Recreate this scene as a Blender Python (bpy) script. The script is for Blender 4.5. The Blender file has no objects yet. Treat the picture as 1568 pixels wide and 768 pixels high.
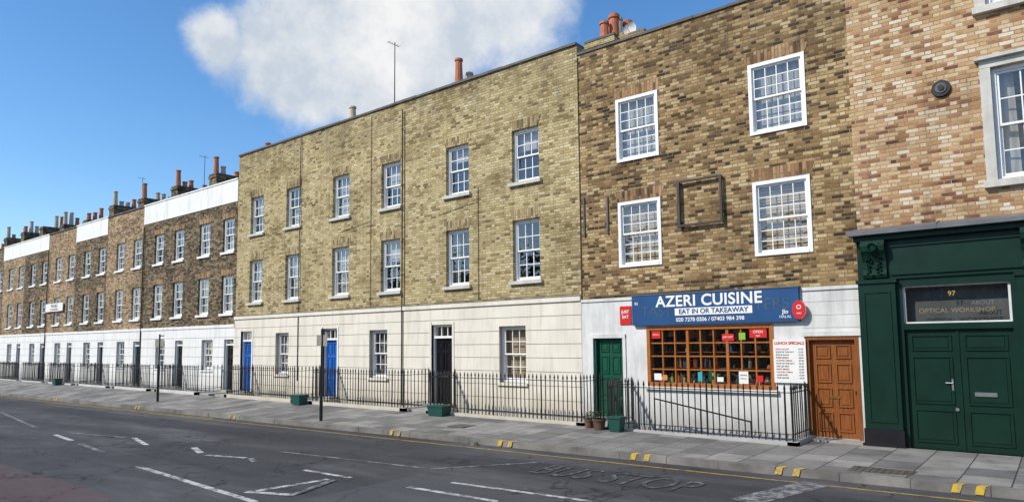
import bpy, math, random
from mathutils import Vector, Matrix
random.seed(7)
S=bpy.context.scene
S.view_settings.view_transform='Standard'
try: S.view_settings.look='None'
except Exception: pass
S.view_settings.exposure=0

# ------------------------------------------------------------------ node helpers
class NT:
    def __init__(s,nt): s.nt=nt; s.N=nt.nodes; s.L=nt.links
    def put(s,sock,v):
        if v is None: return
        if isinstance(v,bpy.types.NodeSocket): s.L.new(v,sock)
        else:
            if isinstance(v,(tuple,list)) and len(v)==3 and sock.type=='RGBA': v=(*v,1)
            sock.default_value=v
    def m(s,op,a,b=None,c=None,clamp=False):
        n=s.N.new('ShaderNodeMath'); n.operation=op; n.use_clamp=clamp
        s.put(n.inputs[0],a)
        if b is not None: s.put(n.inputs[1],b)
        if c is not None: s.put(n.inputs[2],c)
        return n.outputs[0]
    def mix(s,f,a,b,mode='MIX'):
        n=s.N.new('ShaderNodeMix'); n.data_type='RGBA'; n.blend_type=mode
        s.put(n.inputs[0],f); s.put(n.inputs[6],a); s.put(n.inputs[7],b); return n.outputs[2]
    def noise(s,vec,scale,detail=4,rough=.55,dim='3D'):
        n=s.N.new('ShaderNodeTexNoise'); n.noise_dimensions=dim
        if vec is not None: s.L.new(vec,n.inputs['Vector'])
        n.inputs['Scale'].default_value=scale; n.inputs['Detail'].default_value=detail; n.inputs['Roughness'].default_value=rough
        return n.outputs['Fac']
    def ramp(s,f,stops,interp='LINEAR'):
        n=s.N.new('ShaderNodeValToRGB'); n.color_ramp.interpolation=interp
        e=n.color_ramp.elements
        while len(e)<len(stops): e.new(.5)
        for i,(p,c) in enumerate(stops):
            e[i].position=p
            if isinstance(c,(int,float)): c=(c,c,c)
            e[i].color=(*c,1)
        s.L.new(f,n.inputs[0]); return n.outputs[0]
    def mr(s,v,a,b,c=0.,d=1.,smooth=False):
        n=s.N.new('ShaderNodeMapRange'); n.clamp=True
        if smooth: n.interpolation_type='SMOOTHSTEP'
        s.put(n.inputs[0],v)
        for i,q in enumerate((a,b,c,d)): n.inputs[i+1].default_value=q
        return n.outputs[0]
    def scalev(s,vec,sc):
        n=s.N.new('ShaderNodeVectorMath'); n.operation='MULTIPLY'; s.L.new(vec,n.inputs[0]); n.inputs[1].default_value=sc; return n.outputs[0]
    def pos(s): return s.N.new('ShaderNodeNewGeometry').outputs['Position']
    def bump(s,h,st=.3,d=.01):
        n=s.N.new('ShaderNodeBump'); n.inputs['Strength'].default_value=st; n.inputs['Distance'].default_value=d
        s.L.new(h,n.inputs['Height']); return n.outputs[0]
def newmat(name):
    m=bpy.data.materials.new(name); m.use_nodes=True; t=NT(m.node_tree)
    p=t.N['Principled BSDF']; return m,t,p

def paint(name,col,rough=.55,var=.15,scale=2.5,metal=0.,bump=.0,dirt=0.,dirtcol=(.12,.11,.09),spec=.4):
    m,t,p=newmat(name); P=t.pos()
    n=t.noise(P,scale,5,.6)
    c=t.mix(t.mr(n,.3,.7),tuple(x*(1-var) for x in col),tuple(min(1,x*(1+var)) for x in col))
    if dirt:
        st=t.noise(t.scalev(P,(3.,3.,.35)),1.6,6,.65)
        c=t.mix(t.mr(st,.48,.78,0,dirt),c,dirtcol)
        fn=t.noise(P,22,3,.6)
        c=t.mix(t.mr(fn,.62,.8,0,dirt*.7),c,dirtcol)
        sx=t.N.new('ShaderNodeSeparateXYZ'); t.L.new(P,sx.inputs[0])
        lo=t.m('MULTIPLY',t.mr(t.m('ADD',sx.outputs[2],t.m('MULTIPLY',t.noise(P,2.,5),.7)),1.0,.25),min(1,dirt*1.3))
        c=t.mix(lo,c,dirtcol)
    t.put(p.inputs['Base Color'],c)
    p.inputs['Roughness'].default_value=rough; p.inputs['Metallic'].default_value=metal
    p.inputs['Specular IOR Level'].default_value=spec
    if bump: t.L.new(t.bump(t.noise(P,40,4,.6),bump,.006),p.inputs['Normal'])
    return m

def brick(name,stops,mortar,dark=(.35,.33,.30),light=(1.2,1.17,1.1),wscale=.45,vertical=False,bw=.3375,rh=.075,patch=None,seed=0.,stain=.6,clus=.5,wnw=.95):
    m,t,p=newmat(name); P=t.pos()
    sx=t.N.new('ShaderNodeSeparateXYZ'); t.L.new(P,sx.inputs[0])
    wob=t.m('MULTIPLY',t.m('SUBTRACT',t.noise(P,3.,3),.5),.022)
    u=t.m('ADD',t.m('ADD',sx.outputs[0],sx.outputs[1]),t.m('MULTIPLY',wob,.8)); v=t.m('ADD',sx.outputs[2],wob)
    if vertical: u,v=v,u
    vr=t.m('DIVIDE',v,rh); row=t.m('FLOOR',vr); fv=t.m('SUBTRACT',vr,row)
    rp=t.m('MULTIPLY',t.m('FRACT',t.m('MULTIPLY',row,.5)),2.)
    uu=t.m('DIVIDE',t.m('ADD',u,t.m('MULTIPLY',rp,bw*.5)),bw)
    cell=t.m('FLOOR',uu); fr=t.m('SUBTRACT',uu,cell)
    hdr=t.m('GREATER_THAN',fr,.667)
    idn=t.m('ADD',t.m('MULTIPLY',cell,2.),hdr)
    du=t.m('MULTIPLY',t.m('MINIMUM',t.m('MINIMUM',fr,t.m('SUBTRACT',1.,fr)),t.m('ABSOLUTE',t.m('SUBTRACT',fr,.667))),bw)
    dv=t.m('MULTIPLY',t.m('MINIMUM',fv,t.m('SUBTRACT',1.,fv)),rh)
    ed=t.m('MINIMUM',du,dv)
    ed=t.m('ADD',ed,t.m('MULTIPLY',t.m('SUBTRACT',t.noise(P,30.,2),.5),.010))
    mask=t.mr(ed,.0035,.011)
    cv=t.N.new('ShaderNodeCombineXYZ'); t.L.new(idn,cv.inputs[0]); t.L.new(row,cv.inputs[1]); cv.inputs[2].default_value=seed
    wn=t.N.new('ShaderNodeTexWhiteNoise'); wn.noise_dimensions='3D'; t.L.new(cv.outputs[0],wn.inputs['Vector'])
    big=t.noise(P,1.1,6,.7)
    sel=t.m('ADD',t.m('ADD',t.m('MULTIPLY',wn.outputs['Value'],wnw),(1-wnw)*.6),t.m('MULTIPLY',t.m('SUBTRACT',big,.5),clus*1.6),clamp=True)
    col=t.ramp(sel,stops)
    col=t.mix(.75,col,t.ramp(t.noise(P,38.,4,.7),[(.2,.5),(.5,1.),(.8,1.4)]),'MULTIPLY')
    mo=t.mix(t.mr(t.noise(P,2.2,4),.35,.65),mortar,tuple(x*.5 for x in mortar))
    col=t.mix(mask,mo,col)
    w1=t.noise(t.scalev(P,(1.,1.,1.5)),wscale,8,.66)
    col=t.mix(1.,col,t.ramp(w1,[(.3,dark),(.5,(1,1,1)),(.72,light)]),'MULTIPLY')
    stn=t.noise(t.scalev(P,(4.,4.,.5)),.8,6,.65)
    col=t.mix(t.mr(stn,.55,.78,0,stain),col,(.035,.03,.024))
    if patch:
        z0,z1=patch
        so=t.m('MULTIPLY',t.mr(sx.outputs[2],z0,z1),t.mr(t.noise(P,1.3,5,.65),.38,.62))
        col=t.mix(t.m('MULTIPLY',so,.55),col,(.06,.05,.037))
    t.put(p.inputs['Base Color'],col); p.inputs['Roughness'].default_value=.9; p.inputs['Specular IOR Level'].default_value=.2
    h=t.m('ADD',mask,t.m('MULTIPLY',t.noise(P,50.,3),.5))
    t.L.new(t.bump(h,.6,.009),p.inputs['Normal'])
    return m

# ------------------------------------------------------------------ mesh builder
class MB:
    def __init__(s): s.v=[]; s.f=[]; s.mi=[]; s.mats=[]
    def mid(s,m):
        if m not in s.mats: s.mats.append(m)
        return s.mats.index(m)
    def poly(s,pts,m):
        b=len(s.v); s.v+= [tuple(p) for p in pts]; s.f.append(tuple(range(b,b+len(pts)))); s.mi.append(s.mid(m))
    def hexa(s,p,m):
        b=len(s.v); s.v+=[tuple(q) for q in p]; k=s.mid(m)
        for f in ((3,2,1,0),(4,5,6,7),(0,1,5,4),(1,2,6,5),(2,3,7,6),(3,0,4,7)):
            s.f.append(tuple(b+i for i in f)); s.mi.append(k)
    def box(s,x0,x1,y0,y1,z0,z1,m):
        s.hexa([(x0,y0,z0),(x1,y0,z0),(x1,y1,z0),(x0,y1,z0),(x0,y0,z1),(x1,y0,z1),(x1,y1,z1),(x0,y1,z1)],m)
    def cyl(s,p0,p1,r0,r1,m,n=10,cap=True):
        p0=Vector(p0); p1=Vector(p1); d=(p1-p0).normalized()
        a=d.orthogonal().normalized(); c=d.cross(a); b=len(s.v); k=s.mid(m)
        for (p,r) in ((p0,r0),(p1,r1)):
            for i in range(n):
                t=2*math.pi*i/n; s.v.append(tuple(p+a*math.cos(t)*r+c*math.sin(t)*r))
        for i in range(n):
            j=(i+1)%n; s.f.append((b+i,b+j,b+n+j,b+n+i)); s.mi.append(k)
        if cap:
            s.f.append(tuple(b+i for i in reversed(range(n)))); s.mi.append(k)
            s.f.append(tuple(b+n+i for i in range(n))); s.mi.append(k)
    def wall(s,x0,x1,z0,z1,y0,y1,holes,m,gap=0):
        zs=sorted(set([z0,z1]+[min(max(h[k],z0),z1) for h in holes for k in (2,3)]))
        for a,b in zip(zs,zs[1:]):
            if b-a<1e-5: continue
            zc=(a+b)/2; hs=sorted([h for h in holes if h[2]<zc<h[3] and h[1]>x0 and h[0]<x1])
            x=x0
            for h in hs:
                if h[0]>x: s.box(x,h[0],y0,y1,a,b,m)
                x=max(x,h[1])
            if x<x1: s.box(x,x1,y0,y1,a,b,m)
    def build(s,name,parent=None,smooth=False):
        me=bpy.data.meshes.new(name); me.from_pydata(s.v,[],s.f)
        for m in s.mats: me.materials.append(m)
        me.polygons.foreach_set('material_index',s.mi)
        if smooth: me.polygons.foreach_set('use_smooth',[True]*len(s.f))
        me.update(); ob=bpy.data.objects.new(name,me); S.collection.objects.link(ob)
        if parent:
            ob.parent=parent; ob.matrix_parent_inverse=Matrix.Translation(parent.location).inverted()
        return ob
def empty(name,loc):
    e=bpy.data.objects.new(name,None); e.location=loc; S.collection.objects.link(e); return e
def text(body,x,y,z,size,mat,parent,name='lettering',align='CENTER',bold=0.,ext=.002,rot=(math.pi/2,0,0),sx=1.,spacing=1.):
    cu=bpy.data.curves.new(name,'FONT'); cu.body=body; cu.size=size; cu.align_x=align; cu.align_y='CENTER'; cu.offset=bold; cu.extrude=ext; cu.space_character=spacing
    cu.materials.append(mat); o=bpy.data.objects.new(name,cu); o.location=(x,y,z); o.rotation_euler=rot; o.scale=(sx,1,1); S.collection.objects.link(o)
    if parent: o.parent=parent; o.matrix_parent_inverse=Matrix.Translation(parent.location).inverted()
    return o

# ------------------------------------------------------------------ materials
YB=brick('yellow_stock_brick',[(0,(.06,.044,.024)),(.11,(.19,.135,.062)),(.26,(.35,.265,.12)),(.5,(.455,.36,.18)),(.8,(.53,.435,.24)),(1,(.60,.525,.345))],(.37,.32,.215),dark=(.55,.5,.43),light=(1.1,1.07,1.0),patch=(8.2,9.6),stain=.5,wnw=.8)
AB=brick('brown_stock_brick',[(0,(.028,.021,.015)),(.17,(.10,.058,.028)),(.37,(.24,.145,.062)),(.6,(.35,.23,.105)),(.82,(.44,.315,.155)),(1,(.53,.42,.26))],(.27,.215,.14),dark=(.45,.40,.34),patch=(7.4,9.6),seed=3.,wnw=.88)
OB=brick('orange_stock_brick',[(0,(.04,.026,.018)),(.10,(.22,.09,.05)),(.26,(.40,.215,.10)),(.52,(.50,.325,.17)),(.78,(.58,.425,.255)),(1,(.69,.61,.50))],(.43,.345,.24),dark=(.6,.55,.5),light=(1.1,1.08,1.05),seed=5.,stain=.4,clus=.35,wnw=.9)
GB=brick('soot_brown_brick',[(0,(.025,.02,.015)),(.2,(.07,.048,.028)),(.45,(.14,.10,.055)),(.7,(.215,.157,.092)),(1,(.31,.245,.16))],(.15,.128,.095),dark=(.5,.48,.45),seed=8.)
TB=brick('tan_cleaned_brick',[(0,(.08,.05,.03)),(.25,(.22,.14,.07)),(.5,(.34,.225,.125)),(.75,(.42,.295,.18)),(1,(.50,.39,.27))],(.29,.24,.17),dark=(.55,.5,.47),seed=9.)
ARY=brick('gauged_arch_yellow',[(0,(.12,.085,.045)),(.4,(.34,.25,.12)),(1,(.50,.40,.23))],(.28,.24,.17),vertical=True,bw=.5)
ARA=brick('gauged_arch_red',[(0,(.10,.05,.03)),(.4,(.30,.16,.07)),(1,(.44,.29,.16))],(.24,.2,.14),vertical=True,bw=.5)
CREAM=paint('cream_stucco',(.74,.69,.59),.8,.07,1.2,bump=.15,dirt=.42,dirtcol=(.33,.29,.22))
GROOVE=paint('stucco_groove',(.42,.37,.29),.85,.15,2.)
WHITES=paint('white_stucco',(.78,.78,.76),.8,.05,1.2,bump=.15,dirt=.4,dirtcol=(.30,.28,.25))
GROOVEW=paint('white_stucco_groove',(.50,.49,.47),.85,.15,2.)
WREND=paint('grey_white_render',(.66,.66,.64),.75,.12,1.6,bump=.15,dirt=.5,dirtcol=(.25,.24,.22))
WP=paint('white_gloss_paint',(.82,.82,.80),.35,.04,6,dirt=.12,dirtcol=(.4,.38,.34))
STONE=paint('stone_sill',(.55,.53,.48),.8,.12,4,bump=.2,dirt=.4)
LEAD=paint('lead_flashing',(.13,.14,.15),.5,.2,3)
COPE=paint('dark_coping',(.12,.11,.10),.85,.3,3)
IRON=paint('black_iron_paint',(.012,.012,.013),.35,.2,8,spec=.5)
BLUE=paint('blue_door_paint',(.02,.13,.46),.3,.1,3)
BLACK=paint('black_door_paint',(.012,.012,.016),.25,.2,3)
DGREEN=paint('dark_green_paint',(.003,.024,.015),.36,.2,2.5,spec=.35)
CGREEN=paint('carved_green_paint',(.006,.03,.02),.7,.3,12,spec=.15)
GREEND=paint('green_door_paint',(.006,.075,.042),.38,.15,3)
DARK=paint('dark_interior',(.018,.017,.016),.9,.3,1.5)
SLATE=paint('roof_slate',(.10,.10,.11),.7,.2,3)
TERRA=paint('terracotta',(.46,.15,.07),.75,.2,5,dirt=.3)
BUFF=paint('buff_pot',(.5,.42,.3),.8,.15,5,dirt=.3)
PIPE=paint('pipe_paint',(.05,.035,.028),.5,.3,6)
CABLE=paint('cable_black',(.02,.02,.02),.6,.1,6)
BRASS=paint('brass',(.6,.42,.15),.3,.1,10,metal=1.)
STEEL=paint('steel',(.6,.6,.6),.35,.1,10,metal=1.)
REDP=paint('red_plastic',(.60,.02,.02),.4,.05,5)
PAPER=paint('white_print',(.78,.77,.74),.6,.04,5)
BLUESIGN=paint('blue_sign_board',(.012,.07,.20),.45,.15,2,dirt=.15,dirtcol=(.05,.1,.18))
LETW=paint('white_lettering',(.82,.82,.80),.5,.03,5)
LETG=paint('ghost_lettering',(.035,.085,.15),.6,.3,8)
GOLD=paint('gold_lettering',(.50,.36,.07),.45,.1,5)
FGOLD=paint('faded_gold_lettering',(.22,.17,.09),.5,.3,12)
RUB=paint('green_plastic',(.01,.07,.055),.5,.1,5)
BROWNPOT=paint('brown_pot',(.13,.07,.045),.7,.2,5)
LEAF=paint('leaf',(.04,.09,.02),.6,.4,20)
MGREY=paint('reflection_and_display_grey',(.10,.11,.105),.7,.4,1.3)  # mottled grey for the painted transom reflection and for some display goods

def wood(name,a,b):
    m,t,p=newmat(name); P=t.pos()
    n=t.noise(t.scalev(P,(14.,14.,1.6)),2.2,6,.6)
    t.put(p.inputs['Base Color'],t.mix(t.mr(n,.3,.7),a,b)); p.inputs['Roughness'].default_value=.38
    t.L.new(t.bump(n,.15,.003),p.inputs['Normal']); return m
OAK=wood('varnished_wood',(.17,.048,.009),(.30,.10,.02))
ORW=wood('orange_stained_wood',(.31,.092,.015),(.46,.16,.028))

def glass(name='window_glass',tint=.92):
    m,t,p=newmat(name); t.N.remove(p); out=[n for n in t.N if n.type=='OUTPUT_MATERIAL'][0]
    P=t.pos(); nb=t.bump(t.noise(P,1.7,3,.6),.35,.05)
    g=t.N.new('ShaderNodeBsdfGlossy'); g.inputs['Roughness'].default_value=.02; g.inputs['Color'].default_value=(.9,.93,.95,1); t.L.new(nb,g.inputs['Normal'])
    tr=t.N.new('ShaderNodeBsdfTransparent'); tr.inputs['Color'].default_value=(tint,tint,tint,1)
    lw=t.N.new('ShaderNodeLayerWeight'); lw.inputs['Blend'].default_value=.5
    f=t.m('ADD',t.m('MULTIPLY',t.m('POWER',lw.outputs['Facing'],2.5),.6),.12,clamp=True)
    mx=t.N.new('ShaderNodeMixShader'); t.L.new(f,mx.inputs[0]); t.L.new(tr.outputs[0],mx.inputs[1]); t.L.new(g.outputs[0],mx.inputs[2]); t.L.new(mx.outputs[0],out.inputs[0])
    return m
GLASS=glass()
def curtain(name,col,vert=True,scale=14,amt=.5):
    m,t,p=newmat(name); P=t.pos(); sx=t.N.new('ShaderNodeSeparateXYZ'); t.L.new(P,sx.inputs[0])
    a=sx.outputs[0] if vert else sx.outputs[2]
    w=t.m('SINE',t.m('ADD',t.m('MULTIPLY',a,scale*6.283),t.m('MULTIPLY',t.noise(P,2.5,3),6. if vert else 0.)))
    f=t.mr(w,-.9,.9)
    t.put(p.inputs['Base Color'],t.mix(f,tuple(c*(1-amt) for c in col),col)); p.inputs['Roughness'].default_value=.9
    return m
NET=curtain('net_curtain',(.42,.42,.39),True,7,.35)
DNET=curtain('grey_curtain',(.15,.15,.15),True,6,.5)
BLIND=curtain('slatted_blind',(.58,.46,.29),False,16,.55)
WBLIND=curtain('white_blind',(.50,.49,.46),False,18,.35)

# ------------------------------------------------------------------ parts
def sash(B,x0,x1,z0,z1,y,cols=3,rows=2,cur=None,fw=.065,proud=.0,part=1.,bar=.022,mat=None):
    F=B['frame']; Gl=B['glass']; K=B['back']; m=mat or WP
    yo=y-proud
    F.box(x0,x0+fw,yo,y+.12,z0,z1,m); F.box(x1-fw,x1,yo,y+.12,z0,z1,m)
    F.box(x0+fw,x1-fw,yo+.002,y+.12,z1-fw,z1,m); F.box(x0+fw,x1-fw,yo-.01,y+.12,z0,z0+fw*.9,m)
    zm=(z0+z1)/2+random.uniform(-.02,.02)
    a0,a1=x0+fw,x1-fw; st=.042
    for k,(b0,b1,yy) in enumerate(((zm-.02,z1-fw,y+.03),(z0+fw*.9,zm+.02,y+.07))):
        F.box(a0,a0+st,yy,yy+.035,b0,b1,m); F.box(a1-st,a1,yy,yy+.035,b0,b1,m)
        F.box(a0+st,a1-st,yy,yy+.035,b1-st,b1,m); F.box(a0+st,a1-st,yy,yy+.035,b0,b0+st+(.02 if k else 0),m)
        g0,g1,h0,h1=a0+st,a1-st,b0+st,b1-st
        for i in range(1,cols):
            xx=g0+(g1-g0)*i/cols; F.box(xx-bar/2,xx+bar/2,yy+.004,yy+.03,h0,h1,m)
        for j in range(1,rows):
            zz=h0+(h1-h0)*j/rows; F.box(g0,g1,yy+.006,yy+.028,zz-bar/2,zz+bar/2,m)
        for i in range(cols):
            for j in range(rows):
                ax,bx=g0+(g1-g0)*i/cols,g0+(g1-g0)*(i+1)/cols; az,bz=h0+(h1-h0)*j/rows,h0+(h1-h0)*(j+1)/rows
                t1=random.uniform(-.003,.003); t2=random.uniform(-.003,.003)
                Gl.poly([(ax,yy+.017+t1,az),(bx,yy+.017-t1,az),(bx,yy+.017-t1+t2,bz),(ax,yy+.017+t1+t2,bz)],GLASS)
    if cur:
        if part>=1: K.poly([(x0,y+.2,z0),(x1,y+.2,z0),(x1,y+.2,z1),(x0,y+.2,z1)],cur)
        elif part>0:
            K.poly([(x0,y+.2,z1-(z1-z0)*part),(x1,y+.2,z1-(z1-z0)*part),(x1,y+.2,z1),(x0,y+.2,z1)],cur)
        elif part<0:
            K.poly([(x0,y+.2,z0),(x1,y+.2,z0),(x1,y+.2,z0-(z1-z0)*part),(x0,y+.2,z0-(z1-z0)*part)],cur)
        else:
            w=(x1-x0)*.3
            K.poly([(x0,y+.2,z0),(x0+w,y+.24,z0),(x0+w*.9,y+.24,z1),(x0,y+.2,z1)],cur)
            K.poly([(x1-w,y+.24,z0),(x1,y+.2,z0),(x1,y+.2,z1),(x1-w*.9,y+.24,z1)],cur)

def arch(W,x0,x1,z,m,y=0.,h=.27,sp=.09):
    W.hexa([(x0-.01,y-.004,z),(x1+.01,y-.004,z),(x1+.01,y+.02,z),(x0-.01,y+.02,z),
            (x0-sp-.01,y-.004,z+h),(x1+sp+.01,y-.004,z+h),(x1+sp+.01,y+.02,z+h),(x0-sp-.01,y+.02,z+h)],m)

def panel_door(D,x0,x1,z0,z1,y,mat,cols=2,hs=(.28,.42,.2),knob=True,m2=None):
    D.box(x0,x1,y,y+.05,z0,z1,mat)
    w=x1-x0; st=.09*w/.8; tot=sum(hs); H=z1-z0; zz=z0+.12
    pw=(w-st*(cols+1))/cols; sc=(H-.12-.1*len(hs))/tot
    for h in hs:
        hh=h*sc
        for c in range(cols):
            a=x0+st+c*(pw+st)
            for (p,q,r,s_) in ((a,a+pw,zz,zz+.022),(a,a+pw,zz+hh-.022,zz+hh),(a,a+.022,zz+.022,zz+hh-.022),(a+pw-.022,a+pw,zz+.022,zz+hh-.022)):
                D.box(p,q,y-.022,y+.002,r,s_,mat)
            if hh>.15: D.box(a+.055,a+pw-.055,y-.013,y+.002,zz+.055,zz+hh-.055,mat)
        zz+=hh+.1
    if knob:
        D.cyl((x1-st*.5,y,z0+H*.48),(x1-st*.5,y-.06,z0+H*.48),.022,.028,m2 or BRASS,8)
        D.box((x0+x1)/2-.12,(x0+x1)/2+.12,y-.02,y-.001,z0+H*.40,z0+H*.40+.05,m2 or BRASS)

def railing(name,pts,zb=.03,H=1.05,parent=None,plinth=None,step=.125):
    R=MB()
    for (a,b) in zip(pts,pts[1:]):
        a=Vector((a[0],a[1],0)); b=Vector((b[0],b[1],0)); L=(b-a).length; d=(b-a)/L; nrm=Vector((-d.y,d.x,0))
        def bar(z0,z1,hw):
            p=[a-nrm*hw,b-nrm*hw,b+nrm*hw,a+nrm*hw]
            R.hexa([(q.x,q.y,z0) for q in p]+[(q.x,q.y,z1) for q in p],IRON)
        bar(zb+H-.14,zb+H-.125,.022); bar(zb+.12,zb+.133,.02)
        n=max(1,int(L/step))
        for i in range(n+1):
            p=a+d*(L*i/n); big=(i==0 or i==n or i%12==6)
            r=.019 if big else .0125; top=zb+H-.02+random.uniform(-.008,.008); lx=random.uniform(-.012,.012)
            R.cyl((p.x,p.y,zb-.04),(p.x+lx,p.y,top-.07),r,r,IRON,5,False)
            R.cyl((p.x+lx,p.y,top-.08),(p.x+lx,p.y,top-.04),.012,.024,IRON,5,False)
            R.cyl((p.x+lx,p.y,top-.04),(p.x+lx,p.y,top+.05+(.03 if big else 0)),.024,.002,IRON,5,False)
        if plinth:
            hw=.09; p=[a-nrm*hw-d*.09,b-nrm*hw+d*.09,b+nrm*hw+d*.09,a+nrm*hw-d*.09]
            R.hexa([(q.x,q.y,-1.2) for q in p]+[(q.x,q.y,zb+random.uniform(-.002,.002)) for q in p],plinth)
    return R.build(name,parent)

def chimney(B,x,y,zt,w,d,m,pots,r=.11,zb=7.):
    B.box(x-w/2,x+w/2,y-d/2,y+d/2,zb,zt,m)
    B.box(x-w/2-.05,x+w/2+.05,y-d/2-.05,y+d/2+.05,zt-.18,zt-.06,m)
    B.box(x-w/2-.02,x+w/2+.02,y-d/2-.02,y+d/2+.02,zt,zt+.06,COPE)
    for i in range(pots):
        if pots>3 and random.random()<.2: continue
        t=(i+.5)/pots; yy=y-d/2+d*t; h=random.choice([.35,.5,.6,.95]); mm=TERRA if random.random()<.75 else BUFF
        xx=x+random.uniform(-.05,.05)
        B.cyl((xx,yy,zt+.04),(xx,yy,zt+h),r*1.15,r*.9,mm,10); B.cyl((xx,yy,zt+h-.02),(xx,yy,zt+h+.05),r*1.15,r*1.1,mm,10)

def core(parent,x0,x1,zt,m,depth=8.):
    C=MB()
    C.box(x0+.012,x1-.012,.9,depth,-1.2,zt-.45,m)
    C.box(x0+.012,x1-.012,.305,depth+.1,zt-.5,zt-.44,SLATE)
    C.box(x0+.012,x0+.2,.31,.89,-1.2,zt-.51,m); C.box(x1-.2,x1-.012,.31,.89,-1.2,zt-.51,m)
    C.build('roof_and_rear',parent)
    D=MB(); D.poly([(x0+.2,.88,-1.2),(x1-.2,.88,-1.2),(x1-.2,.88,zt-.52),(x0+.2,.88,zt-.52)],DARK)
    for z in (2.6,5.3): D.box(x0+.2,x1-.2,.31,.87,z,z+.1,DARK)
    D.build('dark_rooms',parent)

def newB(): return dict(frame=MB(),glass=MB(),back=MB())
def flushB(B,parent):
    B['frame'].build('sash_window_frames',parent); B['glass'].build('window_panes',parent)
    if B['back'].f: B['back'].build('curtains',parent)

def stucco(W,x0,x1,z0,z1,holes,m,base,step=.33,y=-.03):
    W.wall(x0,x1,z0,z1,0.,.3,holes,base)
    z=z1
    while z>z0+.02:
        a=max(z0,z-step+.014); W.wall(x0+.001,x1-.001,a,z,y,-.001,holes,m); z-=step

# ------------------------------------------------------------------ middle terrace (three houses)
RX=-1.03
mids=[(-14.65,-9.32,-14.61,-13.76,BLACK,[-11.05,-13.58],(-12.0,-11.08)),
      (-20.05,-14.65,-19.95,-19.13,BLUE,[-16.5,-19.06],(-17.47,-16.6)),
      (-25.75,-20.05,-25.25,-24.45,BLUE,[-21.88,-24.33],(-22.84,-22.0))]
MC={0:[(WBLIND,.38),(DNET,0),(WBLIND,.3),(NET,0)],1:[(NET,.55),(WBLIND,.4),(NET,1.),(NET,1.)],2:[(NET,-.5),(NET,1.),(WBLIND,.5),(NET,1.)]}
for k,(x0,x1,dx0,dx1,dm,wx,gw) in enumerate(mids):
    H=empty('terraced_house',(x1,0,0)); W=MB(); B=newB()
    holes=[]
    for i,xc in enumerate(wx):
        for (a,b) in ((6.22,7.70),(3.52,5.19)):
            holes.append((xc-.46,xc+.46,a,b)); arch(W,xc-.46,xc+.46,b,ARY)
    gh=[(gw[0],gw[1],.80,2.32),(dx0,dx1,.12,2.42)]
    W.wall(x0,x1,3.04,9.55,0.,.3,holes,YB)
    stucco(W,x0,x1,-1.2,2.9,gh,CREAM,GROOVE,.36)
    W.box(x0,x1,-.075,.3,2.9,3.02,CREAM); W.box(x0,x1,-.085,.3,3.021,3.04,LEAD)
    x=x0
    while x<x1-.01:   # coping stones, slightly uneven
        xe=min(x1,x+.95); dz=random.uniform(-.008,.008); W.box(x+.003,xe-.003,-.05+random.uniform(-.008,.008),.36,9.551,9.62+dz,COPE); x=xe
    W.build('walls',H)
    T=MB()
    for (a,b,c,d) in holes: T.box(a-.09,b+.09,-.09,.1,c-.09,c,STONE); 
    T.box(gw[0]-.06,gw[1]+.06,-.09,.1,.72,.80,CREAM); 
    T.box(dx0-.1,dx1+.1,-1.0,.25,-.3,.03,STONE); T.box(dx0-.02,dx1+.02,-.32,.2,.03,.12,STONE)
    T.build('sills_and_step',H)
    for (a,b,c,d),(cu,pt) in zip(holes,MC[k]): sash(B,a,b,c,d,.1,cur=cu,part=pt,fw=.06)
    sash(B,gw[0],gw[1],.80,2.32,.1,cur=[BLIND,DNET,WBLIND][k],part=1.,fw=.06)
    D=MB(); 
    D.box(dx0,dx0+.05,.04,.2,.12,2.42,WP); D.box(dx1-.05,dx1,.04,.2,.12,2.42,WP); D.box(dx0+.05,dx1-.05,.05,.2,2.36,2.42,WP); D.box(dx0+.05,dx1-.05,.03,.2,2.02,2.09,WP)
    for q in range(1,3): xx=dx0+.05+(dx1-dx0-.1)*q/3; D.box(xx-.012,xx+.012,.08,.12,2.09,2.36,WP)
    D.box(dx0-.07,dx0,-.05,.05,.12,2.5,WP if k!=0 else CREAM); D.box(dx1,dx1+.07,-.05,.05,.12,2.5,WP if k!=0 else CREAM); 
    B['glass'].poly([(dx0+.05,.1,2.09),(dx1-.05,.1,2.09),(dx1-.05,.1,2.36),(dx0+.05,.1,2.36)],GLASS)
    panel_door(D,dx0+.05,dx1-.05,.12,2.02,.12,dm,2,(.55,.75,.45) if k else (.5,.28,.7,.28),m2=STEEL if k==0 else BRASS)
    D.build('front_door',H)
    flushB(B,H); core(H,x0,x1,9.6,YB)
    C=MB(); 
    chimney(C,x1-.0 if k else x1+.05,1.7,10.05,.9,1.3,YB,3,.12,zb=8.); C.build('chimney_stack',H)
    if k<2:
        Pp=MB()
        if k==0:
            Pp.cyl((-15.88,-.07,.0),(-15.88,-.07,9.3),.022,.022,PIPE,8)
            for z in (1.,3.3,5.,6.8,8.6): Pp.cyl((-15.88,-.07,z),(-15.88,-.07,z+.07),.032,.032,PIPE,8)
        else: 
            Pp.cyl((-21.4,-.05,.6),(-21.4,-.05,9.55),.016,.016,PIPE,8)
        Pp.build('downpipe',H)
        Cb=MB(); xs=-12.75 if k==0 else -17.45
        Cb.cyl((xs,-.02,3.1),(xs,-.02,6.3 if k==0 else 9.4),.009,.009,CABLE,5); Cb.cyl((xs,-.02,5.9),(xs-1.6,-.02,5.7),.007,.007,CABLE,5)
        Cb.cyl((x0+.2,-.095,3.06),(x1-.1,-.095,3.07),.008,.008,CABLE,5)
        Cb.build('cables',H)

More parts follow.
